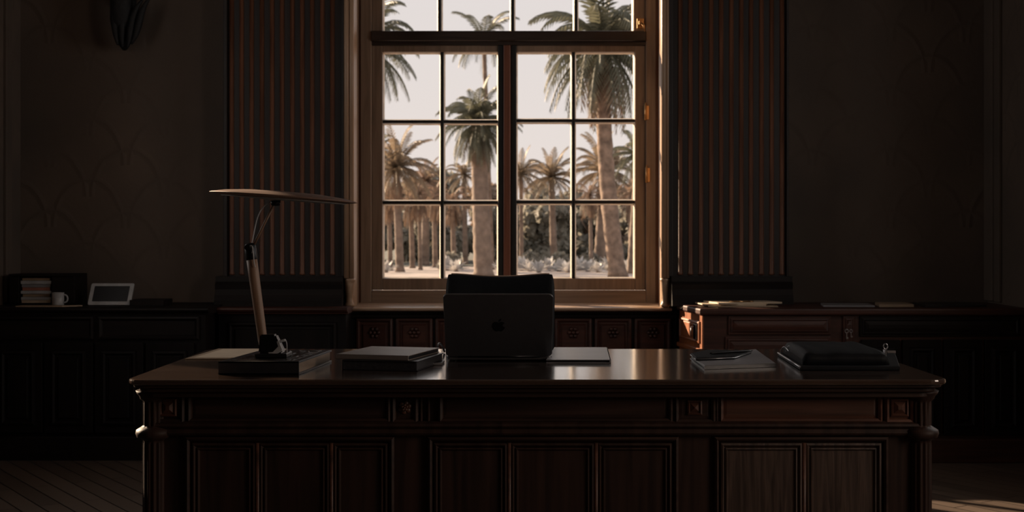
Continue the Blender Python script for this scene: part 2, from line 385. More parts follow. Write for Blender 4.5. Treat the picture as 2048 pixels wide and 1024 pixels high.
# reeded pilasters
def pilaster(name, x0, x1, ribs, flare_dir, inner):
    Y = 7.13; zb = wz(553, 7.1); zt = 3.45
    bm = bmesh.new(); box(bm, x0, x1, Y, 7.299, zb-.02, zt)
    box(bm, x0-.012, x0+.008, Y-.02, Y+.02, zb, zt, .003); box(bm, x1-.008, x1+.004, Y-.02, Y+.02, zb, zt, .003)
    o = struct(name, bm, reed_d)
    r = bmesh.new()
    for p in ribs:
        cx = wx(p, 7.1); rr = .0125
        lathe(r, [(rr*.2,0),(rr*1.25,.003),(rr*1.25,.012),(rr,.018),(rr,zt-zb-.01)], (cx, Y+.001, zb+.006), 12)
    obj('reeds', r, reed, o)
    b = bmesh.new()
    prof = [(7.299,.771),(Y-.07,.771),(Y-.07,.80),(Y-.055,.83),(Y-.045,.86),(Y-.05,.885),(Y-.035,.90),(Y-.03,zb),(7.299,zb)]
    xa, xb = x0, x1
    if flare_dir < 0: xa -= .05
    else: xb += .02
    sweep(b, prof, xa, xb)
    obj('plinth', b, case_h, o)
pilaster('trim_7', wx(450,7.1), wx(686,7.1), [461,481,501,521.5,542,562,582.5,602.5,622.5,643,663], -1, 1)
pilaster('trim_8', wx(1343,7.1), wx(1577,7.1), [1362,1382.5,1403.5,1424,1444,1464.5,1484.5,1504,1525,1545.5,1566], 1, 0)

# panelled dado under the window
bm = bmesh.new(); DY = 7.24; D0 = wx(690,DY); D1 = wx(1352,DY)
box(bm, D0, D1, DY, 7.299, 0, .735)
sweep(bm, [(7.299,.735),(7.19,.735),(7.20,.722),(7.215,.715),(7.22,.70),(7.235,.69),(7.299,.69)], D0, D1)
sweep(bm, [(7.299,0),(7.2,0),(7.2,.12),(7.22,.14),(7.299,.14)], D0, D1)
o = struct('trim_9', bm, case_h)
pm = [(-.012,0),(-.008,.012),(.002,.016),(.01,.008),(.012,-.004+.005),(.022,.002),(.030,.010)]
bm = bmesh.new(); n = 8
for i in range(n):
    a = wx(716+i*79.5, DY); b = wx(716+i*79.5+66, DY)
    mould(bm, a, b, .24, wz(640, DY), pm, front(DY))
    cx, cz = (a+b)/2, wz(665, DY)
    for k in range(6):
        an = k*math.pi/3; lathe(bm, [(.002,0),(.012,.003),(.009,.01),(.001,.013)], n=8, M=Matrix.Translation((cx+.022*math.cos(an), DY-.009, cz+.022*math.sin(an))) @ Matrix.Rotation(math.pi/2,4,'X'))
    lathe(bm, [(.002,0),(.012,.003),(.009,.012),(.001,.015)], n=8, M=Matrix.Translation((cx, DY-.009, cz)) @ Matrix.Rotation(math.pi/2,4,'X'))
obj('carved_panels', bm, cred_h, o)

# vertical strips on the side walls by the corner
struct('trim_10', B(XL, XL+.018, 7.06, 7.14, .79, H, .004), plaster)
struct('trim_11', B(XR-.018, XR, 7.08, 7.16, .79, H, .004), plaster)
struct('trim_12', B(XR-.025, XR-.0005, 7.17, 7.298, .79, H, .008), plaster)

# ------------------------------------------------------------ built-in cabinet, left
def doors(t, x0, x1, z0, z1, Y, n, mat, hand=True):
    w = (x1-x0)/n
    for i in range(n):
        a, b = x0+i*w+.006, x0+(i+1)*w-.006
        bm = bmesh.new(); box(bm, a, b, Y-.02, Y-.0005, z0, z1, .003); mould(bm, a+.045, b-.045, z0+.05, z1-.05, pm, front(Y-.02))
        d = obj('door', bm, mat, t)
        if hand:
            k = bmesh.new(); hx = b-.022 if i % 2 == 0 else a+.022
            lathe(k, [(.004,0),(.004,.012),(.011,.018),(.009,.026),(.001,.028)], n=10, M=Matrix.Translation((hx, Y-.0195, (z0+z1)/2+.1)) @ Matrix.Rotation(math.pi/2,4,'X'))
            obj('knob', k, brass, d)
def top_prof(Yf, Yb, z): return [(Yb,z-.035),(Yf+.03,z-.035),(Yf+.028,z-.027),(Yf+.008,z-.022),(Yf,z-.012),(Yf+.002,z-.004),(Yf+.01,z),(Yb,z)]
CLX0, CLX1, CLY = XL+.002, wx(411,6.78), 6.78
cab = thing('built_in_cabinet', ((CLX0+CLX1)/2, CLY, 0), 'long dark panelled low cabinet left of the window, books and tablet on top', 'cabinet')
bm = bmesh.new(); box(bm, CLX0, CLX1, CLY, 7.298, 0, .745); obj('carcass', bm, case_v, cab)
bm = bmesh.new(); sweep(bm, top_prof(CLY-.035, 7.298, .780), CLX0, CLX1+.02); obj('cabinet_top', bm, case_h, cab)
doors(cab, CLX0+.06, CLX1-.05, .14, .60, CLY, 4, case_v, False)
bm = bmesh.new()
for i in range(2):
    a = CLX0+.06+i*.54; mould(bm, a, a+.50, .625, .725, pm[:4]+[(.014,.003)], front(CLY))
obj('frieze_panels', bm, case_h, cab)
bm = bmesh.new(); box(bm, CLX0, CLX1, CLY-.02, CLY-.0005, 0, .12, .004); obj('plinth', bm, case_h, cab)
# pedestal below left pilaster
PX0, PX1 = CLX1+.022, wx(693,7.0)
bm = bmesh.new(); box(bm, PX0, PX1, 6.98, 7.298, 0, .74)
mould(bm, PX0+.06, PX1-.06, .15, .68, pm, front(6.98)); 
o = struct('trim_13', bm, case_v)
bm = bmesh.new(); sweep(bm, top_prof(6.93, 7.298, .7705), PX0, PX1+.012); obj('ledge', bm, cred_h, o)

# ------------------------------------------------------------ credenza, right
CY = 6.67; cs = F/CY
cx = lambda p: (p-VX)/cs; cz = lambda p: CZ-(p-VY)/cs
SB = Vector((wx(1362,7.15), 7.15)); SF = Vector((cx(1409), CY+.03))      # slightly splayed end
cred = thing('credenza', (1.7, CY, 0), 'reddish mahogany credenza right of the window with sunlit orange end', 'cabinet')
bm = bmesh.new(); prism(bm, [SF, (XR-.002, CY+.03), (XR-.002, 7.298), (SB.x,7.298), SB], 0, .745); obj('carcass', bm, cred_h, cred)
TB = Vector((wx(1353,7.16), 7.16)); TF = Vector((cx(1400), CY-.0))
bm = bmesh.new(); prism(bm, [TF, (XR-.002, CY), (XR-.002, 7.298), (1.0, 7.298), (.94,7.12), (TB.x+.01,TB.y), TB], .746, .780, bev=.009); obj('credenza_top', bm, cred_h, cred)
# the top must clear the pilaster plinth: the plinth rests above it
def drawer(t, a, b, z0, z1, mat, Y=CY+.03, pull=None):
    bm = bmesh.new(); box(bm, a, b, Y-.012, Y-.0005, z0, z1, .003)
    mould(bm, a+.012, b-.012, z0+.012, z1-.012, [(0,0),(.0,.006),(.006,.009),(.012,.004),(.02,.006),(.03,.008)], front(Y-.012))
    d = obj('drawer', bm, mat, t)
    if pull:
        k = bmesh.new(); m = (a+b)/2; zc = (z0+z1)/2
        tube(k, [(m-.03,Y-.018,zc+.01),(m-.028,Y-.035,zc-.004),(m,Y-.04,zc-.012),(m+.028,Y-.035,zc-.004),(m+.03,Y-.018,zc+.01)], .003, 8)
        for s in (-1,1): lathe(k, [(.009,0),(.008,.004),(.003,.006)], n=10, M=Matrix.Translation((m+s*.03,Y-.018,zc+.01)) @ Matrix.Rotation(math.pi/2,4,'X'))
        obj('drawer_pull', k, pull, d)
    return d
drawer(cred, cx(1458), cx(1664), cz(670), cz(633), cred_h)
drawer(cred, cx(1452), cx(1664), .45, cz(674), cred_h)
drawer(cred, cx(1452), cx(1664), .14, .44, cred_h, pull=black_m)
kd = drawer(cred, cx(1688), cx(1712), .45, cz(633), cred_h)
k = bmesh.new()
for dx, s in ((0,1),(.022,.8)):
    p = Vector((cx(1693)+dx, CY-.0, cz(662)))
    tube(k, [p+Vector((.009*s*math.cos(a), -.004, .009*s*math.sin(a))) for a in [i*math.pi/6 for i in range(13)]], .0022, 6)
    box(k, p.x-.0025, p.x+.0025, p.y-.006, p.y-.002, p.z-.04*s, p.z-.008, .0005); box(k, p.x, p.x+.008, p.y-.006, p.y-.002, p.z-.04*s, p.z-.03*s, .0005)
    box(k, p.x-.003, p.x+.003, p.y-.004, p.y+.022, p.z+.004, p.z+.010)
obj('keys', k, steel, kd, label='pair of steel keys')
drawer(cred, cx(1722), XR-.05, cz(674), cz(633), case_h)
doors(cred, cx(1722), XR-.03, .14, cz(680), CY+.03, 4, case_v, False)
bm = bmesh.new(); box(bm, cx(1418), XR-.002, CY+.01, CY+.0295, 0, .12, .004); obj('plinth', bm, cred_h, cred)
# splayed end panel
dirv = (SB-SF); ln = dirv.length; dirv.normalize(); nrm = Vector((-dirv.y, dirv.x)); 
if nrm.x > 0: nrm = -nrm
def TS(a, b, d): return Vector((SF.x+dirv.x*a+nrm.x*d, SF.y+dirv.y*a+nrm.y*d, b))
bm = bmesh.new()
mould(bm, 0, ln, 0, .744, [(0,0),(0,.008)], TS)
mould(bm, .03, ln-.03, .60, .71, [(0,.008),(.0,.016),(.008,.02),(.014,.012),(.02,.014)], TS)
mould(bm, -.004, ln+.004, .552, .575, [(0,0),(0,.02),(.004,.024)], TS)
mould(bm, .06, ln-.06, .12, .52, [(0,.008),(.0,.016),(.008,.02),(.014,.012),(.03,.014)], TS)
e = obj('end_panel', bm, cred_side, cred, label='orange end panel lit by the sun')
bm = bmesh.new(); mould(bm, .05, .12, .615, .695, [(0,.014),(0,.02),(.004,.024),(.02,.024)], TS)
obj('escutcheon', bm, black_m, e)
bm = bmesh.new(); q = .085
tube(bm, [TS(q, .685, .02), TS(q, .68, .04), TS(q, .65, .045), TS(q, .63, .038)], .004, 8); obj('drop_handle', bm, steel, e)

# ------------------------------------------------------------ DESK
DF = 3.39; DB = 4.31; DX0 = -1.012; DX1 = 1.102; ds = F/3.44
fx = lambda p: (p-VX)/ds; fz = lambda p: CZ-(p-VY)/ds
desk = thing('executive_desk', ((DX0+DX1)/2, 3.85, 0), 'large dark carved wooden desk with panelled front and fluted corner columns', 'desk')
FY = 3.47    # panel face
bm = bmesh.new(); pts = []
for p in rrect(DX1-DX0, DB-DF, .05, 8, (DX0+DX1)/2, (DF+DB)/2): pts.append(p)
prism(bm, pts, .765, .780, bev=.005); obj('desktop', bm, desk_top, desk)
bm = bmesh.new()
prism(bm, rrect(DX1-DX0-.02, DB-DF-.02, .045, 8, (DX0+DX1)/2, (DF+DB)/2), .757, .7655, bev=.003)
prism(bm, rrect(DX1-DX0-.045, DB-DF-.045, .04, 8, (DX0+DX1)/2, (DF+DB)/2), .744, .7575, bev=.005)
prism(bm, rrect(DX1-DX0-.07, DB-DF-.07, .035, 8, (DX0+DX1)/2, (DF+DB)/2), .730, .7445, bev=.003)
obj('cornice', bm, desk_h, desk)
bm = bmesh.new(); box(bm, DX0+.06, DX1-.06, FY, 4.24, 0, .7302)
# waist moulding
sweep(bm, [(FY+.01,.628),(FY-.016,.628),(FY-.02,.634),(FY-.014,.644),(FY-.022,.652),(FY-.02,.658),(FY-.008,.664),(FY+.01,.666)], DX0+.06, DX1-.06)
sweep(bm, [(FY+.01,0),(FY-.03,0),(FY-.03,.10),(FY-.015,.12),(FY+.01,.13)], DX0+.06, DX1-.06)
obj('carcass', bm, desk_v, desk)
# corner columns
def column(x, y):
    bm = bmesh.new(); r = .029
    prof = [(r*1.3,0),(r*1.35,.03),(r*1.1,.05),(r*1.15,.07),(r,.085)]
    i0 = len(prof); prof += [(r,.09),(r,.605)]; i1 = len(prof)-1
    prof += [(r*.95,.612),(r*1.05,.616),(r*1.5,.622),(r*1.62,.632),(r*1.55,.641),(r*1.15,.648),(r*.95,.652)]
    i2 = len(prof); prof += [(r*.98,.655),(r*.98,.712)]; i3 = len(prof)-1
    prof += [(r*.95,.716),(r*1.2,.722),(r*1.3,.730),(r*1.5,.736),(r*1.6,.744)]
    rows = []; n = 72
    for i, (rr, z) in enumerate(prof):
        row = []
        for k in range(n):
            a = 2*math.pi*k/n; q = rr
            if i0 <= i <= i1 or i2 <= i <= i3: q = rr-.0065*max(0, math.cos(12*a))**.7
            row.append(bm.verts.new((x+q*math.cos(a), y+q*math.sin(a), z)))
        rows.append(row)
    for i in range(len(rows)-1):
        for k in range(n): bm.faces.new((rows[i][k], rows[i][(k+1)%n], rows[i+1][(k+1)%n], rows[i+1][k])).smooth = True
    bm.faces.new(rows[0][::-1]); bm.faces.new(rows[-1])
    return bm
for x in (DX0+.053, DX1-.053):
    for y in (FY+.005, 4.215): obj('corner_column', column(x, y), desk_v, desk)
# frieze panels
fm = [(-.004,0),(-.004,.006),(.002,.012),(.008,.008),(.010,.0015),(.018,.003)]
tf = front(FY)
zf0, zf1 = fz(846), fz(789)
for a, b, mt in ((372, 777, desk_h), (878, 1345, desk_h), (1443, 1767, desk_red)):
    bm = bmesh.new(); mould(bm, fx(a), fx(b), zf0, zf1, fm, tf); obj('frieze_panel', bm, mt, desk)
def flower(bm, x, z, r, y, k=6):
    for i in range(k):
        a = 2*math.pi*i/k+.3
        M = Matrix.Translation((x+r*.55*math.cos(a), y, z+r*.55*math.sin(a))) @ Matrix.Rotation(math.pi/2,4,'X') @ Matrix.Diagonal((1,1,.8,1))
        lathe(bm, [(.001,-.002),(r*.42,0),(r*.32,r*.2),(r*.05,r*.28)], n=10, M=M)
    lathe(bm, [(.001,-.002),(r*.3,0),(r*.25,r*.3),(r*.03,r*.38)], n=10, M=Matrix.Translation((x,y,z)) @ Matrix.Rotation(math.pi/2,4,'X'))
for a, b, mt, kind in ((300, 362, desk_h, 0), (783, 832, desk_h, 1), (1353, 1431, desk_h, 2), (1777, 1832, desk_red, 0)):
    bm = bmesh.new(); mould(bm, fx(a), fx(b), zf0-.002, zf1+.002, fm, tf); bl = obj('corner_block', bm, mt, desk)
    m = (fx(a)+fx(b))/2; zc = (zf0+zf1)/2
    bm = bmesh.new()
    if kind == 1: flower(bm, m, zc, .02, FY-.003, 6); flower(bm, m, zc+.0, .011, FY-.009, 5)
    else:
        s = .017 if kind == 0 else .013
        mould(bm, m-s-.006, m+s+.006, zc-s-.006, zc+s+.006, [(0,.003),(0,.008),(.004,.010),(.007,.005),(.018,.012)], tf)
    obj('rosette', bm, desk_red, bl)
for p in (841, 856, 1437): obj('frieze_fillet', B(fx(p)-.003, fx(p)+.003, FY-.008, FY, zf0-.002, zf1+.002, .002), desk_h, desk)
# lower panels, each with its own moulding
lm = [(-.012,0),(-.012,.008),(-.006,.016),(.002,.018),(.008,.010),(.012,.002),(.016,.008),(.020,.010),(.024,.002),(.028,-.012)]
zt = fz(884); zb = .16
def lower(a, b, mt, bars):
    ed = [fx(a)]+[fx(q) for q in bars]+[fx(b)]
    fr = bmesh.new(); mould(fr, ed[0], ed[-1], zb, zt, [(-.010,0),(-.010,.010),(-.004,.014),(.001,.010),(.003,0)], tf, cap=False)
    o = obj('panel_frame', fr, desk_h, desk)
    for i in range(len(ed)-1):
        w = .006 if i else .008; w2 = .006 if i+1 < len(ed)-1 else .008
        bm = bmesh.new(); mould(bm, ed[i]+w, ed[i+1]-w2, zb+.008, zt-.008, [(-.002,0),(-.001,.007),(.004,.009),(.008,.004),(.011,.001),(.0115,.006),(.015,.007),(.019,.0015),(.024,.0015)], tf)
        obj('panel', bm, mt, o)
    bm = bmesh.new()
    for q in ed[1:-1]: tube(bm, [(q, FY-.004, zb+.01), (q, FY-.004, zt-.006)], .006, 10)
    if len(ed) > 2: obj('bead_moulding', bm, desk_red, o)
lower(374, 779, desk_v, [511, 660]); lower(862, 1351, desk_v, [1018, 1193]); lower(1439, 1773, oak_v, [1612])
# desk ends (left/right)
TR = lambda a,b,d: Vector((DX1-.06+d, a, b)); TL = lambda a,b,d: Vector((DX0+.06-d, a, b))
for T in (TR, TL):
    bm = bmesh.new()
    for a in (3.55, 3.90): mould(bm, a, a+.29, .16, .60, lm[:7]+[(.02,.002)], T)
    mould(bm, 3.55, 4.19, .665, .72, fm, T)
    obj('end_panel', bm, desk_v, desk)

# ------------------------------------------------------------ LAPTOP
hy, hz = 3.885, .796; ty, tz = 3.735, .984
lap = thing('laptop', (wx(997,3.88), 3.98, .7805), 'open grey aluminium laptop on the desk, lid back facing camera', 'laptop')
d = Vector((0, ty-hy, tz-hz)); LL = d.length; d.normalize(); nn = Vector((0, -d.z, d.y))
if nn.y > 0: nn = -nn
lx = wx(997,3.8); LW = .311
bm = bmesh.new(); prism(bm, rrect(LW, .225, .012, 5, lx, hy+.118), .784, .796, bev=.002); lb = obj('laptop_base', bm, alu, lap)
for sx_ in (-1,1):
    for yy in (hy+.02, hy+.21):
        bm = bmesh.new(); lathe(bm, [(.007,0),(.007,.004)], (lx+sx_*.13, yy, .7803), 10); obj('foot', bm, black_m, lb)
bm = bmesh.new()
for r_ in range(5):
    for c_ in range(13): box(bm, lx-.13+c_*.0202, lx-.13+c_*.0202+.017, hy+.03+r_*.019, hy+.03+r_*.019+.016, .7955, .797)
obj('keyboard', bm, keym, lb)
bm = bmesh.new(); box(bm, lx-.055, lx+.055, hy+.145, hy+.215, .7958, .7964); obj('trackpad', bm, alu, lb)
Mlid = Matrix(((1,0,0,lx),(0,d.y,nn.y,hy),(0,d.z,nn.z,hz),(0,0,0,1)))
bm = bmesh.new(); prism(bm, rrect(LW, LL, .014, 6, 0, LL/2), -.003, .003, Mlid, bev=.0018); lid = obj('lid', bm, alu, lap)
bm = bmesh.new(); prism(bm, rrect(LW-.012, LL-.02, .006, 4, 0, LL/2), -.0036, -.003, Mlid); obj('screen', bm, screen, lid)
bm = bmesh.new(); tube(bm, [(lx-.12,hy,hz-.001),(lx+.12,hy,hz-.001)], .004, 10); obj('hinge', bm, black_m, lap)
ap = [(0,.60),(-.22,.72),(-.48,.74),(-.76,.55),(-.88,.2),(-.86,-.2),(-.68,-.62),(-.44,-.92),(-.2,-.95),(0,-.88),(.2,-.95),(.44,-.92),(.68,-.62),(.84,-.28),(.62,-.08),(.54,.14),(.62,.36),(.80,.52),(.52,.73),(.22,.72)]
S = .0215; bm = bmesh.new(); ac = (.0, LL*.515-.003)
prism(bm, [(ac[0]+p.x*S, ac[1]+p.y*S) for p in smooth_closed(ap, 4)], .0028, .0035, Mlid)
leafp = [(-.02,.80),(.0,1.05),(.2,1.26),(.36,1.28),(.34,1.06),(.18,.86)]
prism(bm, [(ac[0]+p.x*S, ac[1]+p.y*S) for p in smooth_closed(leafp, 4)], .0028, .0035, Mlid)
obj('emblem', bm, logo_m, lid, label='dark bitten fruit emblem with leaf')

# ------------------------------------------------------------ CHAIR
chx, chy = wx(1000,4.75), 4.72
ch = thing('office_chair', (chx, chy+.0, 0), 'black leather swivel chair behind the desk, back rising above laptop', 'chair')
def pad(cx_, cy_, z0, z1, W, T, bow=.03, sag=.016, N=28):
    bm = bmesh.new(); F1 = []; F2 = []
    for j in range(N+1):
        r1 = []; r2 = []
        for i in range(N+1):
            u = -math.cos(math.pi*i/N); v = -math.cos(math.pi*j/N)
            x = u*(W/2)*(1-.05*abs(v)**8)*(1+.02*v); z = (z0+z1)/2+v*(z1-z0)/2*(1-.035*abs(u)**8)
            if v > 0: z += sag*v*v*(u*u-1)
            th = T/2*max(0,(1-abs(u)**10)*(1-abs(v)**10))**.45
            y = cy_+bow*(1-u*u)+.05*max(0,v)**2
            r1.append(bm.verts.new((cx_+x, y-th, z)))
            r2.append(r1[-1] if (i in (0,N) or j in (0,N)) else bm.verts.new((cx_+x, y+th, z)))
        F1.append(r1); F2.append(r2)
    for j in range(N):
        for i in range(N):
            for G in (F1, F2):
                f = (G[j][i], G[j][i+1], G[j+1][i+1], G[j+1][i])
                try: bm.faces.new(f).smooth = True
                except ValueError: pass
    rim = [v.co.copy() for v in F1[N]]
    return bm, rim
bz1 = wz(545, 4.80)
bm, rim = pad(chx, chy+.06, .55, bz1, .39, .055); bk = obj('backrest', bm, leather, ch)
bm = bmesh.new(); tube(bm, [p+Vector((0,.004,.0)) for p in rim[3:-3]], .0032, 8); obj('piping', bm, piping, bk, label='brown piping along the top edge')
bm = bmesh.new(); prism(bm, rrect(.47,.44,.08,6,chx,chy-.14), .43, .50, bev=.02); obj('seat', bm, leather, ch, smooth=True)
bm = bmesh.new(); tube(bm, [(chx,chy-.05,.42),(chx,chy+.10,.44),(chx,chy+.16,.52),(chx,chy+.15,.72)], .018, 10); obj('back_support', bm, black_m, ch)
bm = bmesh.new(); lathe(bm, [(.03,.09),(.03,.25),(.018,.25),(.018,.42),(.08,.42),(.08,.432)], (chx,chy-.12,0), 16); obj('gas_column', bm, steel, ch)
for k in range(5):
    a = k*2*math.pi/5+.3; c_ = Vector((chx,chy-.12,0)); e_ = c_+Vector((math.cos(a)*.27, math.sin(a)*.27,0))
    bm = bmesh.new(); tube(bm, [c_+Vector((0,0,.11)), e_+Vector((0,0,.075))], [.024,.014], 8); lg = obj('base_leg', bm, black_m, ch)
    bm = bmesh.new(); tube(bm, [e_+Vector((-.012*math.sin(a),.012*math.cos(a),.03)), e_+Vector((.012*math.sin(a),-.012*math.cos(a),.03))], .0295, 14); tube(bm, [e_+Vector((0,0,.05)), e_+Vector((0,0,.08))], .008, 8)
    obj('caster', bm, black_m, lg)

# ------------------------------------------------------------ DESK LAMP
LY = 3.63; TB_Z = .8165
lamp = thing('desk_lamp', (wx(547,LY), LY, TB_Z), 'jointed desk lamp with slanting wooden arm and broad flat disc shade', 'lamp')
def LP(px, py, Y=LY): return PY(px, py, Y)
bm = bmesh.new(); b0 = LP(547,716)
prism(bm, [(b0.x-.04,b0.y-.05),(b0.x+.042,b0.y-.035),(b0.x+.042,b0.y+.05),(b0.x-.04,b0.y+.05)], TB_Z, TB_Z+.012, bev=.003)
b = bmesh.new(); q = [(-.036,-.03,0),(.03,-.03,0),(.03,.03,0),(-.036,.03,0),(-.034,-.018,.05),(.008,-.018,.05),(.008,.018,.05),(-.034,.018,.05)]
vs = [b.verts.new(Vector(p)+Vector((b0.x,b0.y,TB_Z+.012))) for p in q]
for f in ((0,1,2,3),(4,5,6,7),(0,1,5,4),(1,2,6,5),(2,3,7,6),(3,0,4,7)): b.faces.new([vs[i] for i in f])
bmesh.ops.recalc_face_normals(b, faces=b.faces[:]); bmesh.ops.bevel(b, geom=b.edges[:], offset=.004, segments=2, affect='EDGES'); join(bm, b)
lbase = obj('lamp_base', bm, black_m, lamp)
bm = bmesh.new(); c = LP(552,690)
tube(bm, bez(LP(534,684)-Vector((0,.01,0)), LP(548,687), LP(556,684), LP(571,680)), .0035, 8); tube(bm, bez(LP(571,680), LP(576,690), LP(572,702), LP(575,714)), .0015, 6)
b = bmesh.new(); prism(b, rrect(.038,.04,.004,3), -.002, .002); join(bm, b, Matrix.Translation(LP(551,694)-Vector((0,.022,0))) @ Matrix.Rotation(math.radians(-28),4,'Y') @ Matrix.Rotation(math.radians(62),4,'X'))
obj('clamp_plate', bm, whitepl, lbase, label='pale folded clamp plate')
a0, a1 = LP(526.5,688), LP(499.5,489)
ax = (a1-a0).normalized(); bm = bmesh.new()
for s0, s1 in ((0, 1),):
    M = Matrix.Translation(a0) @ ax.to_track_quat('Z','Y').to_matrix().to_4x4(); ln_ = (a1-a0).length
    lathe(bm, [(.0095,-.012),(.012,0),(.0128,.01),(.0145,ln_*.7),(.0148,ln_-.03)], n=20, M=M)
arm = obj('lower_arm', bm, lampwood, lamp)
bm = bmesh.new(); lathe(bm, [(.0150,ln_-.042),(.0158,ln_-.04),(.0158,ln_-.004),(.012,ln_+.002),(.006,ln_+.004)], n=20, M=M)
pj = a1+ax*(-.008); tube(bm, [pj+Vector((-.004,-.021,0)), pj+Vector((-.004,.021,0))], .008, 12)
obj('elbow_joint', bm, black_m, lamp)
bm = bmesh.new(); u0, u1 = LP(507,492), LP(551,402)
tube(bm, [u0, u1], .0034, 10); obj('upper_arm', bm, lampwood, lamp)
bm = bmesh.new(); tube(bm, bez(LP(503,490), LP(512,455), LP(512,412), LP(545,403), 20), .0013, 6)
tube(bm, bez(LP(505,490)-Vector((0,.02,0)), LP(513,505)-Vector((0,.022,0)), LP(508,520)-Vector((0,.02,0)), LP(513,534)-Vector((0,.018,0)), 14), .0013, 6)
tube(bm, bez(LP(502,493)-Vector((0,.018,0)), LP(506,488)-Vector((0,.022,0)), LP(511,494)-Vector((0,.022,0)), LP(507,506)-Vector((0,.02,0)), 14), .0016, 6)
obj('cord', bm, whitepl, lamp, label='pale thin cord looped at elbow')
bm = bmesh.new(); hc = LP(568,394.5); R_ = .201
M = Matrix.Translation(hc) @ Matrix.Rotation(math.radians(4.3),4,'Y')
lathe(bm, [(.01,-.0045),(R_*.55,-.007),(R_*.82,-.006),(R_*.97,-.0018),(R_,-.0003),(R_*.97,.0022),(R_*.80,.0085),(R_*.5,.014),(.01,.0155)], n=64, M=M)
hd = obj('lamp_shade', bm, lamphead, lamp)
bm = bmesh.new(); lathe(bm, [(.17,-.0072),(.168,-.0060),(.12,-.0060),(.118,-.0072)], n=48, M=M); obj('diffuser', bm, whitepl, hd)
bm = bmesh.new(); lathe(bm, [(.004,-.02),(.012,-.018),(.014,-.004)], n=14, M=Matrix.Translation(u1+Vector((0,0,.006)))); obj('shade_joint', bm, black_m, lamp)

# ------------------------------------------------------------ things on the desk
DZ = .7803
def book(name, pts, z0, z1, cov, label, cat='book', pg=pages, c=.003, group=None, spine=0):
    """pts: four plan corners; covers and page block"""
    cen = sum((Vector(p) for p in pts), Vector((0,0)))/4
    t = thing(name, (cen.x, cen.y, z0), label, cat, group)
    bm = bmesh.new(); prism(bm, pts, z0, z0+c, bev=.001); prism(bm, pts, z1-c, z1, bev=.001)
    i, j = spine, (spine+1) % 4
    a, b = Vector(pts[i]), Vector(pts[j]); inn = (cen-(a+b)/2).normalized()*.004
    prism(bm, [a, b, b+inn, a+inn], z0, z1, bev=.001)
    obj('cover', bm, cov, t)
    bm = bmesh.new(); prism(bm, [cen+(Vector(p)-cen)*.965 for p in pts], z0+c, z1-c); obj('pages', bm, pg, t)
    return t
def plan(cx_, cy_, w, h, deg):
    r = Matrix.Rotation(math.radians(deg), 2); return [Vector((cx_,cy_))+r @ Vector(p) for p in ((-w/2,-h/2),(w/2,-h/2),(w/2,h/2),(-w/2,h/2))]
bx0, bx1 = wx(436,3.5), wx(597,3.5)
tb = book('board_book', [(bx0,3.505),(bx1,3.505),(-.548,3.86),(bx0+.045,3.86)], DZ, .8155, cover_b, 'thick dark ornate book under the desk lamp, pale edge', pg=woodside, c=.005, spine=0)
bm = bmesh.new(); prism(bm, [(bx0+.03,3.525),(bx1-.02,3.525),(-.572,3.84),(bx0+.07,3.84)], .8150, .8163, bev=.0004); obj('embossed_panel', bm, ornate, tb, label='glossy embossed cover panel')
bm = bmesh.new(); p = [Vector((-.995,3.94)), Vector((-.74,3.94)), Vector((-.755,4.285)), Vector((-.975,4.285))]
prism(bm, p, DZ, DZ+.003, bev=.0008); fo = obj('paper_folder', bm, paper_t, label='flat tan paper folder at the left back corner of the desk', cat='folder')
bm = bmesh.new(); prism(bm, [p[0]+Vector((.02,.02)), p[1]+Vector((-.02,.02)), p[2]+Vector((-.02,-.02)), p[3]+Vector((.02,-.02))], DZ+.003, DZ+.0036); obj('top_sheet', bm, paper, fo)
# two books left of laptop
lowb = book('black_book', plan(-.355,3.75,.215,.27,-12), DZ, DZ+.027, cover_b, 'thick black leather book under the taupe notebook', c=.0025, pg=greyp, spine=3)
upb = book('notebook', plan(-.372,3.765,.212,.27,-15), DZ+.0275, DZ+.041, cover_g, 'taupe covered notebook lying on a thick black book', cat='notebook', c=.0022, pg=cover_b, spine=0)
# grey notebook right of the laptop
gnb = book('notebook', [(.075,3.825),(wx(1222,3.825),3.825),(wx(1215,4.25),4.25),(.11,4.25)], DZ, DZ+.010, greynb, 'flat slate grey notebook just right of the laptop', cat='notebook', c=.002, pg=cover_b, spine=1)
# phone and cable between stack and laptop
ph = thing('card_reader', (-.234,3.80,DZ), 'small dark card reader with pale rim at the left foot of the laptop', 'card reader')
bm = bmesh.new(); prism(bm, plan(-.234,3.80,.028,.08,-3), DZ, DZ+.007, bev=.0012); phb = obj('reader_body', bm, silver, ph)
bm = bmesh.new(); prism(bm, plan(-.234,3.80,.022,.072,-3), DZ+.007, DZ+.0076); obj('reader_top', bm, screen, phb)
bm = bmesh.new(); tube(bm, bez((-.245,3.96,DZ+.004),(-.255,4.0,DZ+.05),(-.245,4.08,DZ+.05),(-.237,4.16,DZ+.004),18), .0032, 8)
obj('charging_cable', bm, cover_b, label='black cable looping between books and laptop', cat='cable')
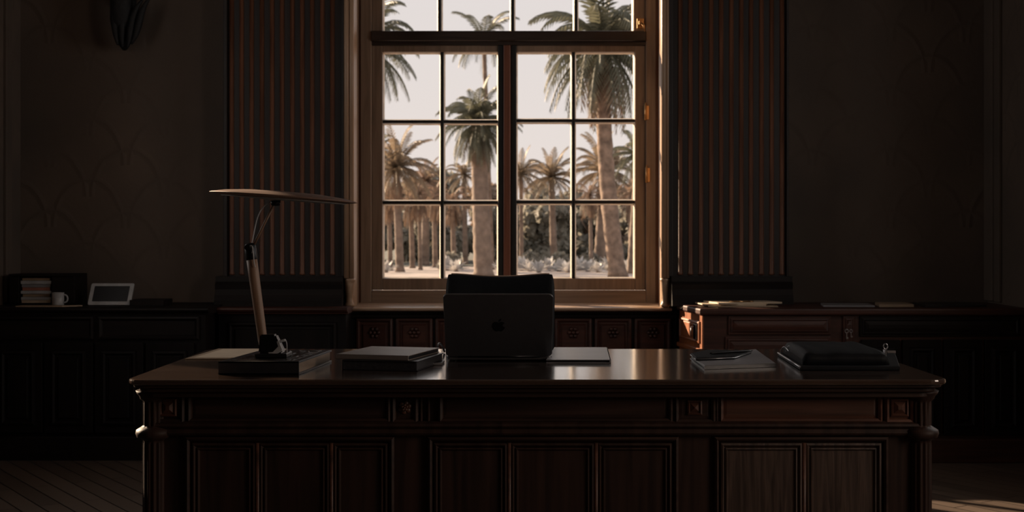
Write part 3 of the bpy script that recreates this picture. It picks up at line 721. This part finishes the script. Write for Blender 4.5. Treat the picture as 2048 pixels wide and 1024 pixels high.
# notebooks right
rb = book('notebook', [PZ(1409,738,.782).xy, PZ(1552,733,.782).xy, PZ(1512,704,.782).xy, PZ(1380,716,.782).xy], DZ, DZ+.0105, cover_b, 'thin grey closed notebook lying under a black case', cat='notebook', c=.0015, pg=cover_b, spine=0)
q_ = [PZ(1409,738,.782).xy, PZ(1552,733,.782).xy, PZ(1512,704,.782).xy, PZ(1380,716,.782).xy]; c_ = sum(q_, Vector((0,0)))/4
bm = bmesh.new(); prism(bm, [c_+(p-c_)*.985 for p in q_], DZ+.0104, DZ+.0111, bev=.0003); obj('top_panel', bm, greynb, rb, label='smooth grey top panel')
cs_ = thing('black_case', (.555,3.98,DZ+.0112), 'slim black zip case lying on a grey notebook', 'case')
cp = [PZ(1392,716,.80).xy, PZ(1470,713,.80).xy, PZ(1503,702,.80).xy, PZ(1415,700,.80).xy, PZ(1381,707,.80).xy]
bm = bmesh.new(); prism(bm, cp, DZ+.0112, DZ+.021, bev=.003); cb = obj('case_body', bm, leather, cs_)
bm = bmesh.new(); q = [Vector((*v, DZ+.0162)) for v in cp]; cen = sum(q, Vector())/5; q = [cen+(v-cen)*1.005 for v in q]
tube(bm, q+[q[0]], .0012, 6); obj('zip', bm, steel, cb)
bm = bmesh.new(); e0 = Vector((*PZ(1420,708,.803).xy, DZ+.0248)); e1 = Vector((*PZ(1506,702.5,.803).xy, DZ+.0248)); dd = (e1-e0)
tube(bm, [e0, e0+dd*.04, e0+dd*.06, e0+dd*.9, e1], [.0015,.0034,.0037,.0034,.0008], 10); pen = obj('pen', bm, black_m, label='slim black pen lying across the black zip case', cat='pen')
# black leather satchel on the right
sat = thing('leather_satchel', (.86,3.85,DZ), 'black leather document case with folded flap on the desk right side', 'bag')
f0 = PZ(1600,741,DZ).xy; f1 = PZ(1800,741,DZ).xy; l1 = PZ(1556,712,DZ).xy; r1 = PZ(1790,712,DZ).xy
bm = bmesh.new(); prism(bm, [f0, f1, r1, l1], DZ, DZ+.012, bev=.003); bs = obj('base_flap', bm, leather, sat)
bm = bmesh.new()
def strip(bm, p, q, z, r): tube(bm, [Vector((*p,z)), Vector((*q,z))], r, 8)
strip(bm, f0, l1, DZ+.010, .0024); obj('lit_edge', bm, silver, bs, label='bright lit edge')  # lit left rim of the base, put in as a silver strip
bm = bmesh.new(); N = 22
dv = (l1-f0); xa, xb = f0.x+.012, f1.x-.02
rows = []
for i in range(N+1):
    u = i/N; row = []; X = xa+(xb-xa)*u; end = 1-abs(2*u-1)**22
    for k in range(15):
        a = math.pi*k/14; yy = f0.y+.03+(dv.y-.05)*(.5-.5*math.cos(a)); sk = dv.x/dv.y*(yy-f0.y)*(1-u)
        h = (.040+.004*noise.noise(Vector((u*5,a,0))))*max(0,math.sin(a))**.2*(.4+.6*end)
        row.append(bm.verts.new((X+sk, yy, DZ+.0118+h)))
    rows.append(row)
for i in range(N):
    for k in range(14): bm.faces.new((rows[i][k], rows[i+1][k], rows[i+1][k+1], rows[i][k+1])).smooth = True
bm.faces.new(rows[0]); bm.faces.new(rows[-1][::-1])
for i in range(N): bm.faces.new((rows[i][0], rows[i][14], rows[i+1][14], rows[i+1][0]))
sb = obj('case_body', bm, leather, sat)
for p_, q_ in ((1567,693),(1578,691)):
    bm = bmesh.new(); e = PY(p_, q_, 3.95); tube(bm, bez(e+Vector((-.004,.02,-.02)), e+Vector((-.004,.0,.006)), e+Vector((.006,-.02,.004)), e+Vector((.014,-.04,-.022))), .0025, 8)
    obj('ring', bm, steel, sat)
bm = bmesh.new(); e = PY(1771, 693, 3.9)
tube(bm, [e+Vector((.006*math.cos(a), 0, .008*math.sin(a))) for a in [i*math.pi/8 for i in range(17)]], .0018, 6); box(bm, e.x-.002, e.x+.002, e.y-.004, e.y+.02, e.z-.035, e.z-.010, .0005)
box(bm, e.x+.004, e.x+.03, e.y-.002, e.y+.004, e.z-.02, e.z-.012, .001); obj('buckle', bm, steel, sb)

# ------------------------------------------------------------ things on the credenza
ZT = .7805
def sheet(name, pts, z, th, mat, label, cat, curl=0, group=None):
    bm = bmesh.new(); prism(bm, pts, z, z+th, bev=min(.0008, th*.3)); return obj(name, bm, mat, label=label, cat=cat, group=group)
e0 = PZ(1409,606,ZT)
env = thing('envelope', (1.2,6.9,ZT), 'loose tan envelopes fanned on the credenza beside the pilaster', 'envelope')
sheet('paper_stack', [(.965,6.80),(1.32,6.78),(1.34,6.98),(1.0,7.02)], ZT, .006, paper_t, 'lowest tan paper sheet of the pile on the credenza', 'paper')
bpy.data.objects.remove(env)
sheet('envelope', [(.945,6.86),(1.26,6.80),(1.31,7.0),(.93,7.04)], ZT+.0063, .007, paper, 'cream envelope in the middle of the credenza paper pile', 'envelope')
sheet('envelope', [(1.02,6.80),(1.36,6.88),(1.30,7.03),(.97,7.01)], ZT+.0136, .009, paper, 'cream envelope on top of the credenza paper pile', 'envelope')
bm = bmesh.new(); tube(bm, [(1.08,6.85,ZT+.0262),(1.19,6.86,ZT+.0262)], .0035, 8); lathe(bm, [(.002,0),(.009,.001),(.009,.006),(.002,.007)], (1.2,6.86,ZT+.0229), 12)
obj('letter_opener', bm, brass, label='small letter opener lying on the topmost envelope', cat='letter opener')
sheet('magazine', [(1.56,6.82),(1.82,6.80),(1.85,7.05),(1.60,7.06)], ZT, .008, greynb, 'thin grey magazine on the credenza near the envelopes', 'magazine')
sheet('magazine', [(1.84,6.79),(2.02,6.80),(2.04,7.02),(1.88,7.02)], ZT, .014, paper_t, 'tan magazine further right on the credenza', 'magazine')
sheet('folder', [(2.08,6.80),(2.40,6.82),(2.38,7.10),(2.10,7.10)], ZT, .011, cover_b, 'black folder on the credenza near the right wall', 'folder')

# ------------------------------------------------------------ things on the left cabinet
LS = 7.0; lsx = lambda p: wx(p, LS); lsz = lambda p: wz(p, LS)
bs_ = thing('book_shelf_box', ((lsx(20)+lsx(150))/2, LS, ZT), 'dark open-fronted book box at the far left on the cabinet', 'shelf')
x0, x1, z1 = lsx(20), lsx(150), lsz(548)
bm = bmesh.new()
box(bm, x0, x1, LS-.02, LS+.2, z1-.012, z1, .002); box(bm, x0, x1, LS-.0, LS+.2, ZT, ZT+.01, .002)
box(bm, x0, x0+.05, LS-.01, LS+.2, ZT+.01, z1-.012, .002); box(bm, lsx(105), x1, LS-.01, LS+.2, ZT+.01, z1-.012, .002)
obj('box_frame', bm, case_h, bs_)
bm = bmesh.new(); box(bm, x0+.05, lsx(105), LS+.18, LS+.2, ZT+.01, z1-.012); obj('back_panel', bm, case_v, bs_)
zz = ZT+.0105; cols = [('cream', paper), ('grey', whitepl), ('tan', paper_t), ('white', whitepl), ('pink', plain('dull pink cover', (.36,.15,.11), .5)), ('slate', greynb), ('pale', whitepl), ('ochre', paper_t)]
xs0, xs1 = x0+.056, lsx(103)
for i, (nm, mt) in enumerate(cols):
    th = (z1-.014-zz)/(len(cols)-i)*.92 if i < len(cols)-1 else .014
    off = random.uniform(0,.02)
    pts = [(xs0+off*.5, LS+.0+off), (xs1-off, LS+.0+off), (xs1-off, LS+.16), (xs0+off*.5, LS+.16)]
    ords = ['lowest', 'second', 'third', 'fourth', 'fifth', 'sixth', 'seventh', 'topmost'][i]
    book('book', pts, zz, zz+th-.0006, mt, f'{nm} covered book, {ords} from the bottom in the book box', c=.0015, group='books stacked in the book box')
    zz += th
# mug
bm = bmesh.new(); mc = Vector((lsx(128), LS-.09, ZT))
mg = thing('mug', mc, 'small grey mug in front of the book box', 'mug')
lathe(bm, [(.002,.0),(.026,0),(.03,.004),(.031,.07),(.028,.07),(.026,.008),(.002,.006)], mc, 20); obj('cup', bm, whitepl, mg)
bm = bmesh.new(); tube(bm, bez(mc+Vector((.030,0,.058)), mc+Vector((.058,0,.06)), mc+Vector((.055,0,.015)), mc+Vector((.030,0,.018))), .004, 8); obj('handle', bm, whitepl, mg)
# tablet frame
tf_ = thing('photo_frame', (lsx(228), LS-.02, ZT), 'pale framed tablet leaning back on the left cabinet', 'picture frame')
dn = Vector((.10,.32,1)).normalized(); Mx = Matrix(((1,dn.x,0,lsx(224)),(0,dn.y,-1,LS-.05),(0,dn.z,.3,ZT+.002),(0,0,0,1)))
W_, H_ = .225, .118
bm = bmesh.new(); prism(bm, rrect(W_, H_, .008, 4, 0, H_/2), -.004, .004, Mx, bev=.001); fr = obj('frame', bm, whitepl, tf_)
bm = bmesh.new(); prism(bm, rrect(W_-.04, H_-.034, .003, 3, 0, H_/2+.002), .004, .0048, Mx); obj('screen', bm, screen, fr)
bm = bmesh.new(); box(bm, lsx(228)-.03, lsx(228)+.03, LS-.02, LS+.06, ZT, ZT+.004, .001); tube(bm, [(lsx(228),LS+.05,ZT+.004),(lsx(230),LS-.02,ZT+.09)], .005, 8); obj('stand', bm, black_m, tf_)
sheet('flat_box', [(lsx(268),LS-.08),(lsx(335),LS-.08),(lsx(335),LS+.1),(lsx(268),LS+.1)], ZT, .030, case_h, 'low black flat box right of the framed tablet', 'box')
sheet('paper_sheets', [(lsx(60),LS-.20),(lsx(150),LS-.20),(lsx(180),LS-.12),(lsx(60),LS-.12)], ZT, .006, paper_t, 'loose paper sheets in front of the book box', 'paper')

# ------------------------------------------------------------ wall bracket top left
sc = thing('wall_bracket', (wx(252,7.25), 7.29, wz(95,7.2)), 'black carved wall bracket high on the left wall section', 'wall bracket')
bm = bmesh.new()
def BP(px, py, d=0): return PY(px, py, 7.2-d)
tube(bm, [BP(250,98,-.04), BP(246,80,0), BP(243,40,.04), BP(243,0,.05), BP(246,-60,.02), BP(250,-110,-.02)], [.015,.042,.060,.058,.07,.04], 14)
obj('bracket_body', bm, carve, sc, smooth=True)
for pts in (((262,88),(282,60),(272,30),(300,-5)), ((236,90),(226,60),(232,30),(222,-10)), ((255,96),(262,70),(258,30),(285,0)), ((245,95),(240,60),(250,30),(240,-20))):
    bm = bmesh.new(); P = bez(*[BP(a, b, .07) for a, b in pts], 16); tube(bm, P, [.006+.014*math.sin(math.pi*i/16) for i in range(17)], 8); obj('leaf_scroll', bm, carve, sc)
bm = bmesh.new(); tube(bm, bez(BP(248,-40,.0), BP(300,-20,.12), BP(330,-60,.16), BP(330,-110,.16)), .012, 10); lathe(bm, [(.01,0),(.04,.01),(.045,.03),(.03,.03),(.012,.03),(.012,.12)], BP(330,-110,.16), 16); obj('candle_arm', bm, carve, sc)
bm = bmesh.new(); lathe(bm, [(.05,0),(.05,.02),(.03,.05)], n=18, M=Matrix.Translation((wx(250,7.25),7.299,wz(0,7.25))) @ Matrix.Rotation(math.pi/2,4,'X')); obj('wall_plate', bm, carve, sc)

# ------------------------------------------------------------ GARDEN
def curved(bm, pts, mat): pass
gx = bmesh.new(); box(gx, -60, 60, 7.8, 49, -.3, -.02); struct('ground', gx, ground_m)
gx = bmesh.new(); box(gx, -90, 90, 49, 140, -.3, .0); struct('lawn', gx, grass_m)
def frond(bm, o, az, el, Ln, droop, nl, ll, wid, rng):
    p = Vector(o); d = Vector((math.cos(az)*math.cos(el), math.sin(az)*math.cos(el), math.sin(el)))
    side = Vector((-math.sin(az), math.cos(az), 0)); n = nl; st = Ln/n; tw = rng.uniform(-.3,.3); prev = p.copy()
    pts = [p.copy()]
    for i in range(n):
        t = i/n
        d = (d+Vector((0,0,-droop*(.35+1.1*t)/n*1.9))).normalized(); q = p+d*st
        up = side.cross(d).normalized(); L_ = ll*(math.sin(math.pi*min(1,.12+.86*t))**.6)*rng.uniform(.85,1.1)
        for s in (-1, 1):
            dr = (side*s*(.75-.35*t)+d*(.55+.35*t)+up*(.15)+Vector((0,0,-.12))+side*rng.uniform(-.06,.06)).normalized()
            w = d*wid*.5
            a = bm.verts.new(p-w*.6); b = bm.verts.new(p+w); m2 = bm.verts.new(p+dr*L_*.55+w*.9+Vector((0,0,-L_*.03))); e = bm.verts.new(p+dr*L_+Vector((0,0,-L_*.16)))
            bm.faces.new((a,b,m2,e) if s > 0 else (e,m2,b,a))
        p = q; pts.append(p.copy())
    tube(bm, pts[::max(1,n//7)], [.03*Ln/2*(1-.8*i/len(pts[::max(1,n//7)])) for i in range(len(pts[::max(1,n//7)]))], 4)
GROUP = 'palm trees in the garden'
def palm(cpx, cpy, rpx, tw, bpx, Y, label, leaf=leaf_a, trunk=trunk_m, nf=46, droop=1.6, skirt=0, seed=1, kink=0, minel=-35):
    rng = random.Random(seed)
    c = PY(cpx, cpy, Y); base = Vector((wx(bpx, Y), Y, -.02)); R0 = rpx*Y/F; w = tw*Y/F/2
    t = thing('palm_tree', base, label, 'palm tree')
    bm = bmesh.new(); n = 26; pts = []; rad = []
    for i in range(n+1):
        s = i/n; x = base.x+(c.x-base.x)*s+kink*math.sin(math.pi*s)
        pts.append(Vector((x+.02*w*math.sin(i*2.1), Y, base.z+(c.z-base.z)*s))); rad.append(w*(1.15-.25*s)*(1+.05*math.sin(i*2.6))*(1.25 if i == 0 else 1))
    tube(bm, pts, rad, 14); obj('trunk', bm, trunk, t)
    bm = bmesh.new()
    for k in range(nf):
        az = k*2.39996+rng.uniform(-.15,.15); s = (k+.5)/nf
        el = math.radians(80-(80-minel)*s+rng.uniform(-8,8))
        frond(bm, c+Vector((0,0,R0*.12*(1-s))), az, el, R0*1.25*rng.uniform(.85,1.1), droop*rng.uniform(.7,1.3), 18, R0*.29, R0*.052, rng)
    obj('fronds', bm, leaf, t, norm=False)
    if skirt:
        bm = bmesh.new()
        for k in range(skirt):
            az = rng.uniform(0,6.28); frond(bm, c-Vector((0,0,R0*rng.uniform(.02,.3))), az, math.radians(rng.uniform(-60,-15)), R0*rng.uniform(.6,1.05), 2.2, 10, R0*.26, R0*.07, rng)
        obj('dry_frond_skirt', bm, leaf_c, t, norm=False)
    return t
palm(956, 252, 76, 33, 967, 37, 'stout palm with broad trunk seen in the left casement by the centre', leaf_a, trunk_g, 80, 1.28, 34, 1, 0, -50)
palm(1206, 100, 138, 31, 1236, 36, 'tallest palm with big drooping crown seen at the right of the window', leaf_a, trunk_m, 64, 1.33, 22, 2, -.12, -45)
palm(728, 100, 112, 30, 722, 36.5, 'palm half hidden by the left window frame, long drooping fronds', leaf_a, trunk_m, 52, 1.28, 10, 3)
palm(968, 88, 72, 9, 984, 45, 'slender tall palm rising behind the stout palm', leaf_a, trunk_m, 22, 1.39, 0, 4, 0, -20)
palm(793, 342, 76, 15, 800, 42, 'low leafy palm at the left of the window', leaf_b, trunk_g, 44, 0.99, 12, 5)
palm(746, 310, 56, 18, 748, 45.5, 'palm at the left window edge behind the long frond palm', leaf_a, trunk_m, 34, 1.16, 8, 6)
palm(1103, 358, 55, 13, 1108, 50, 'small star shaped palm in the middle of the right casement', leaf_b, trunk_g, 38, 0.99, 0, 7, 0, -30)
palm(1208, 348, 72, 20, 1198, 46, 'tan low palm behind the tallest palm trunk', leaf_b, trunk_g, 48, 1.10, 16, 8)
palm(1276, 315, 58, 15, 1262, 40, 'leafy palm at the right window edge', leaf_a, trunk_g, 36, 1.04, 8, 9)
palm(852, 368, 46, 15, 850, 50.3, 'brown low palm between the low leafy palm and the stout palm', leaf_c, trunk_g, 32, 1.10, 12, 10)
palm(928, 352, 40, 10, 931, 52, 'thin trunked palm left of the stout palm trunk', leaf_b, trunk_g, 26, 1.10, 6, 11)
palm(1042, 350, 46, 8, 1043, 46.6, 'pale palm half hidden behind the window meeting stiles', leaf_b, trunk_g, 30, 1.04, 6, 12)
for i, (px, pw) in enumerate(((778,11),(822,12),(838,9),(868,12),(905,12),(1180,9),(1262,16))):
    palm(px, 398+8*math.sin(i*2), 44, pw*.8, px+3, (44.0,46.7,44.5,48.3,46.2,43.6,43.4)[i], ['thin trunk palm nearest the left window edge, short dry crown','short dry crowned palm right of the low leafy palm','slim dry palm beside the short dry crowned palm','dry brown palm at the left casement glazing bar','dry palm just right of the left casement glazing bar','small dry palm left of the tallest palm trunk','thick dry palm at the far right of the lower panes'][i], leaf_c, trunk_g, 16, 1.9, 26, 30+i)
# broad trees beyond
def tree(x, Y, hgt, w, mat, label, seed, low=.0):
    rng = random.Random(seed); t = thing('garden_tree', (x, Y, 0), label, 'tree', 'broadleaf trees beyond the palms')
    bm = bmesh.new(); tube(bm, [(x,Y,-.02),(x+.1,Y,hgt*.4),(x-.05,Y,hgt*.75)], [.16,.12,.05], 8)
    for k in range(5):
        a = rng.uniform(0,6.28); tube(bm, [(x+.05,Y,hgt*.4),(x+math.cos(a)*w*.35,Y+math.sin(a)*w*.3,hgt*rng.uniform(.6,.85))], [.07,.02], 6)
    obj('trunk', bm, trunk_m, t)
    bm = bmesh.new(); cl = [(Vector((x+rng.uniform(-w*.42,w*.42), Y+rng.uniform(-w*.3,w*.3), hgt*rng.uniform(.18+low,.82))), rng.uniform(.5,.9)*w*.34) for _ in range(13)]
    for _ in range(2600):
        c, r = rng.choice(cl); v = Vector((rng.gauss(0,1), rng.gauss(0,1), rng.gauss(0,1))).normalized()*r*rng.uniform(.7,1.05)
        p = c+v
        if p.z < .05: continue
        a = Vector((rng.gauss(0,1),rng.gauss(0,1),rng.gauss(0,1))).normalized(); b = a.cross(v).normalized(); s = rng.uniform(.10,.26)
        bm.faces.new([bm.verts.new(p+a*s), bm.verts.new(p+b*s*.6), bm.verts.new(p-a*s), bm.verts.new(p-b*s*.6)])
    obj('foliage', bm, mat, t, norm=False)
rng = random.Random(99)
tl = ['dark olive broad tree', 'tan leaved broad tree', 'dusky green spreading tree', 'pale tan spreading tree']
for i in range(16):
    x = -14.5+i*1.9+rng.uniform(-.3,.3); Y = 59.6+2.6*(i%2)+rng.uniform(-.2,.2); hh = 3.9+rng.uniform(-.5,.7)
    tree(x, Y, hh, 2.3, (fol, fol2, fol)[i%3], f'{["dark olive","tan leaved","dusky green"][i%3]} tree in the hazy row beyond the palms', 200+i)
for i in range(12):
    x = -11+i*2.0; tree(x, 53.9+2.5*(i%2)+rng.uniform(-.1,.1), 2.7+rng.uniform(-.3,.5), 2.0, fol, 'low dark bushy tree in front of the hazy row', 300+i, -.1)
# agave-like pale plants
def agave(x, Y, s, seed, label):
    r = random.Random(seed); t = thing('agave_plant', (x,Y,-.02), label, 'plant', 'pale spiky plants along the garden bed')
    bm = bmesh.new()
    for k in range(26):
        a = k*2.4+r.uniform(-.2,.2); el = math.radians(r.uniform(12,80)); L_ = s*r.uniform(.75,1.1); w = s*.14
        d = Vector((math.cos(a)*math.cos(el), math.sin(a)*math.cos(el), math.sin(el))); sd = Vector((-math.sin(a),math.cos(a),0))
        o = Vector((x,Y,0)); m = o+d*L_*.55; e = o+d*L_+Vector((0,0,-L_*.18))
        v = [bm.verts.new(q) for q in (o-sd*w*.4, o+sd*w*.4, m+sd*w, e, m-sd*w)]
        c = bm.verts.new(m-Vector((0,0,w*.35)))
        for q in ((0,1,5),(1,2,5),(2,3,5),(3,4,5),(4,0,5)): bm.faces.new([v[j] if j < 5 else c for j in q])
    obj('leaves', bm, agv, t, norm=False)
    bm = bmesh.new(); tube(bm, [(x,Y,-.03),(x,Y,s*.12)], [s*.16,s*.1], 8); obj('stem', bm, trunk_g, t)
apx = [772, 893, 912, 1000, 1042, 1060, 1078, 1096, 1118, 1136, 1158, 1176, 1196, 1218, 1256, 1285, 745, 1310]
apl = [0.35]+[.5]*20
for i, px in enumerate(apx):
    Y = (41.3, 43.9, 42.6)[i%3]; agave(wx(px,Y), Y, (.5,.6,.54)[i%3], 400+i, 'pale spiky plant in the low bed at the foot of the palms')
# low evergreen shrubs between
for i, px in enumerate((900, 1060, 1120, 1180, 1290)):
    r = random.Random(500+i); Y = 44.9+.5*(i%2); x = wx(px,Y); bm = bmesh.new()
    for _ in range(700):
        v = Vector((r.gauss(0,1), r.gauss(0,1), abs(r.gauss(0,1)))).normalized(); p = Vector((x,Y,0))+Vector((v.x*.45,v.y*.4,v.z*.6))*r.uniform(.75,1)
        a = Vector((r.gauss(0,1),r.gauss(0,1),r.gauss(0,1))).normalized(); b = a.cross(v).normalized(); s = r.uniform(.04,.09)
        bm.faces.new([bm.verts.new(p+a*s), bm.verts.new(p+b*s*.6), bm.verts.new(p-a*s), bm.verts.new(p-b*s*.6)])
    obj('low_shrub', bm, fol, norm=False, label='low dark green shrub behind the pale spiky plants', cat='shrub', group='low shrubs behind the pale plants')

# ------------------------------------------------------------ light
w = bpy.data.worlds.new('sky'); bpy.context.scene.world = w; w.use_nodes = True; t = w.node_tree
bg = t.nodes['Background']; tc = t.nodes.new('ShaderNodeTexCoord'); sp = t.nodes.new('ShaderNodeSeparateXYZ')
r = t.nodes.new('ShaderNodeValToRGB'); t.links.new(tc.outputs['Generated'], sp.inputs[0]); t.links.new(sp.outputs[2], r.inputs[0])
e = r.color_ramp.elements; e[0].position = 0; e[0].color = (.87,.77,.72,1); e[1].position = .35; e[1].color = (.76,.73,.745,1)
t.links.new(r.outputs[0], bg.inputs[0]); bg.inputs[1].default_value = 1.0
def light(name, typ, loc, energy, color, direction=None, **k):
    l = bpy.data.lights.new(name, typ); l.energy = energy; l.color = color
    for a, v in k.items(): setattr(l, a, v)
    o = bpy.data.objects.new(name, l); C.objects.link(o); o.location = loc
    if direction is not None: o.rotation_euler = Vector(direction).to_track_quat('-Z','Y').to_euler()
    return o
light('sun', 'SUN', (-10,20,10), 14.0, (1,.74,.50), (1.2,-1,-.53), angle=.012)
p = light('sky_portal', 'AREA', (-.05,7.80,1.85), 1, (1,1,1), (0,-1,0), shape='RECTANGLE', size=1.8, size_y=2.4); p.data.cycles.is_portal = True
light('right_fill_light', 'AREA', (XR+.16,(W2[0]+W2[1])/2,(W2[2]+W2[3])/2), 34, (1,.78,.62), (-1,0,0), shape='RECTANGLE', size=1.3, size_y=1.45)  # fill lamp added in the near right opening to brighten the desk front
light('far_fill_light', 'AREA', (XR+.16,(W3[0]+W3[1])/2,(W3[2]+W3[3])/2), 19, (1,.93,.86), (-1,0,0), shape='RECTANGLE', size=1.4, size_y=1.6)  # fill lamp added in the far right opening to brighten the walls
light('left_fill_light', 'AREA', (XL-.16,(W3[0]+W3[1])/2,(W3[2]+W3[3])/2), 17, (1,.93,.86), (1,0,0), shape='RECTANGLE', size=1.4, size_y=1.6)  # fill lamp added on the left to brighten the right-hand wall

# ------------------------------------------------------------ camera
cam = bpy.data.cameras.new('camera'); co = bpy.data.objects.new('camera', cam); C.objects.link(co)
co.location = (0,0,CZ); co.rotation_euler = (math.radians(90),0,0)
cam.sensor_width = 36; cam.lens = F/2048*36; cam.shift_x = -(VX-1024)/2048; cam.shift_y = -(512-VY)/2048
cam.dof.use_dof = True; cam.dof.focus_distance = 3.9; cam.dof.aperture_fstop = 7
cam.clip_end = 500
S_ = bpy.context.scene; S_.camera = co
S_.view_settings.view_transform = 'Standard'; S_.view_settings.look = 'None'; S_.view_settings.gamma = 1; S_.view_settings.exposure = 0
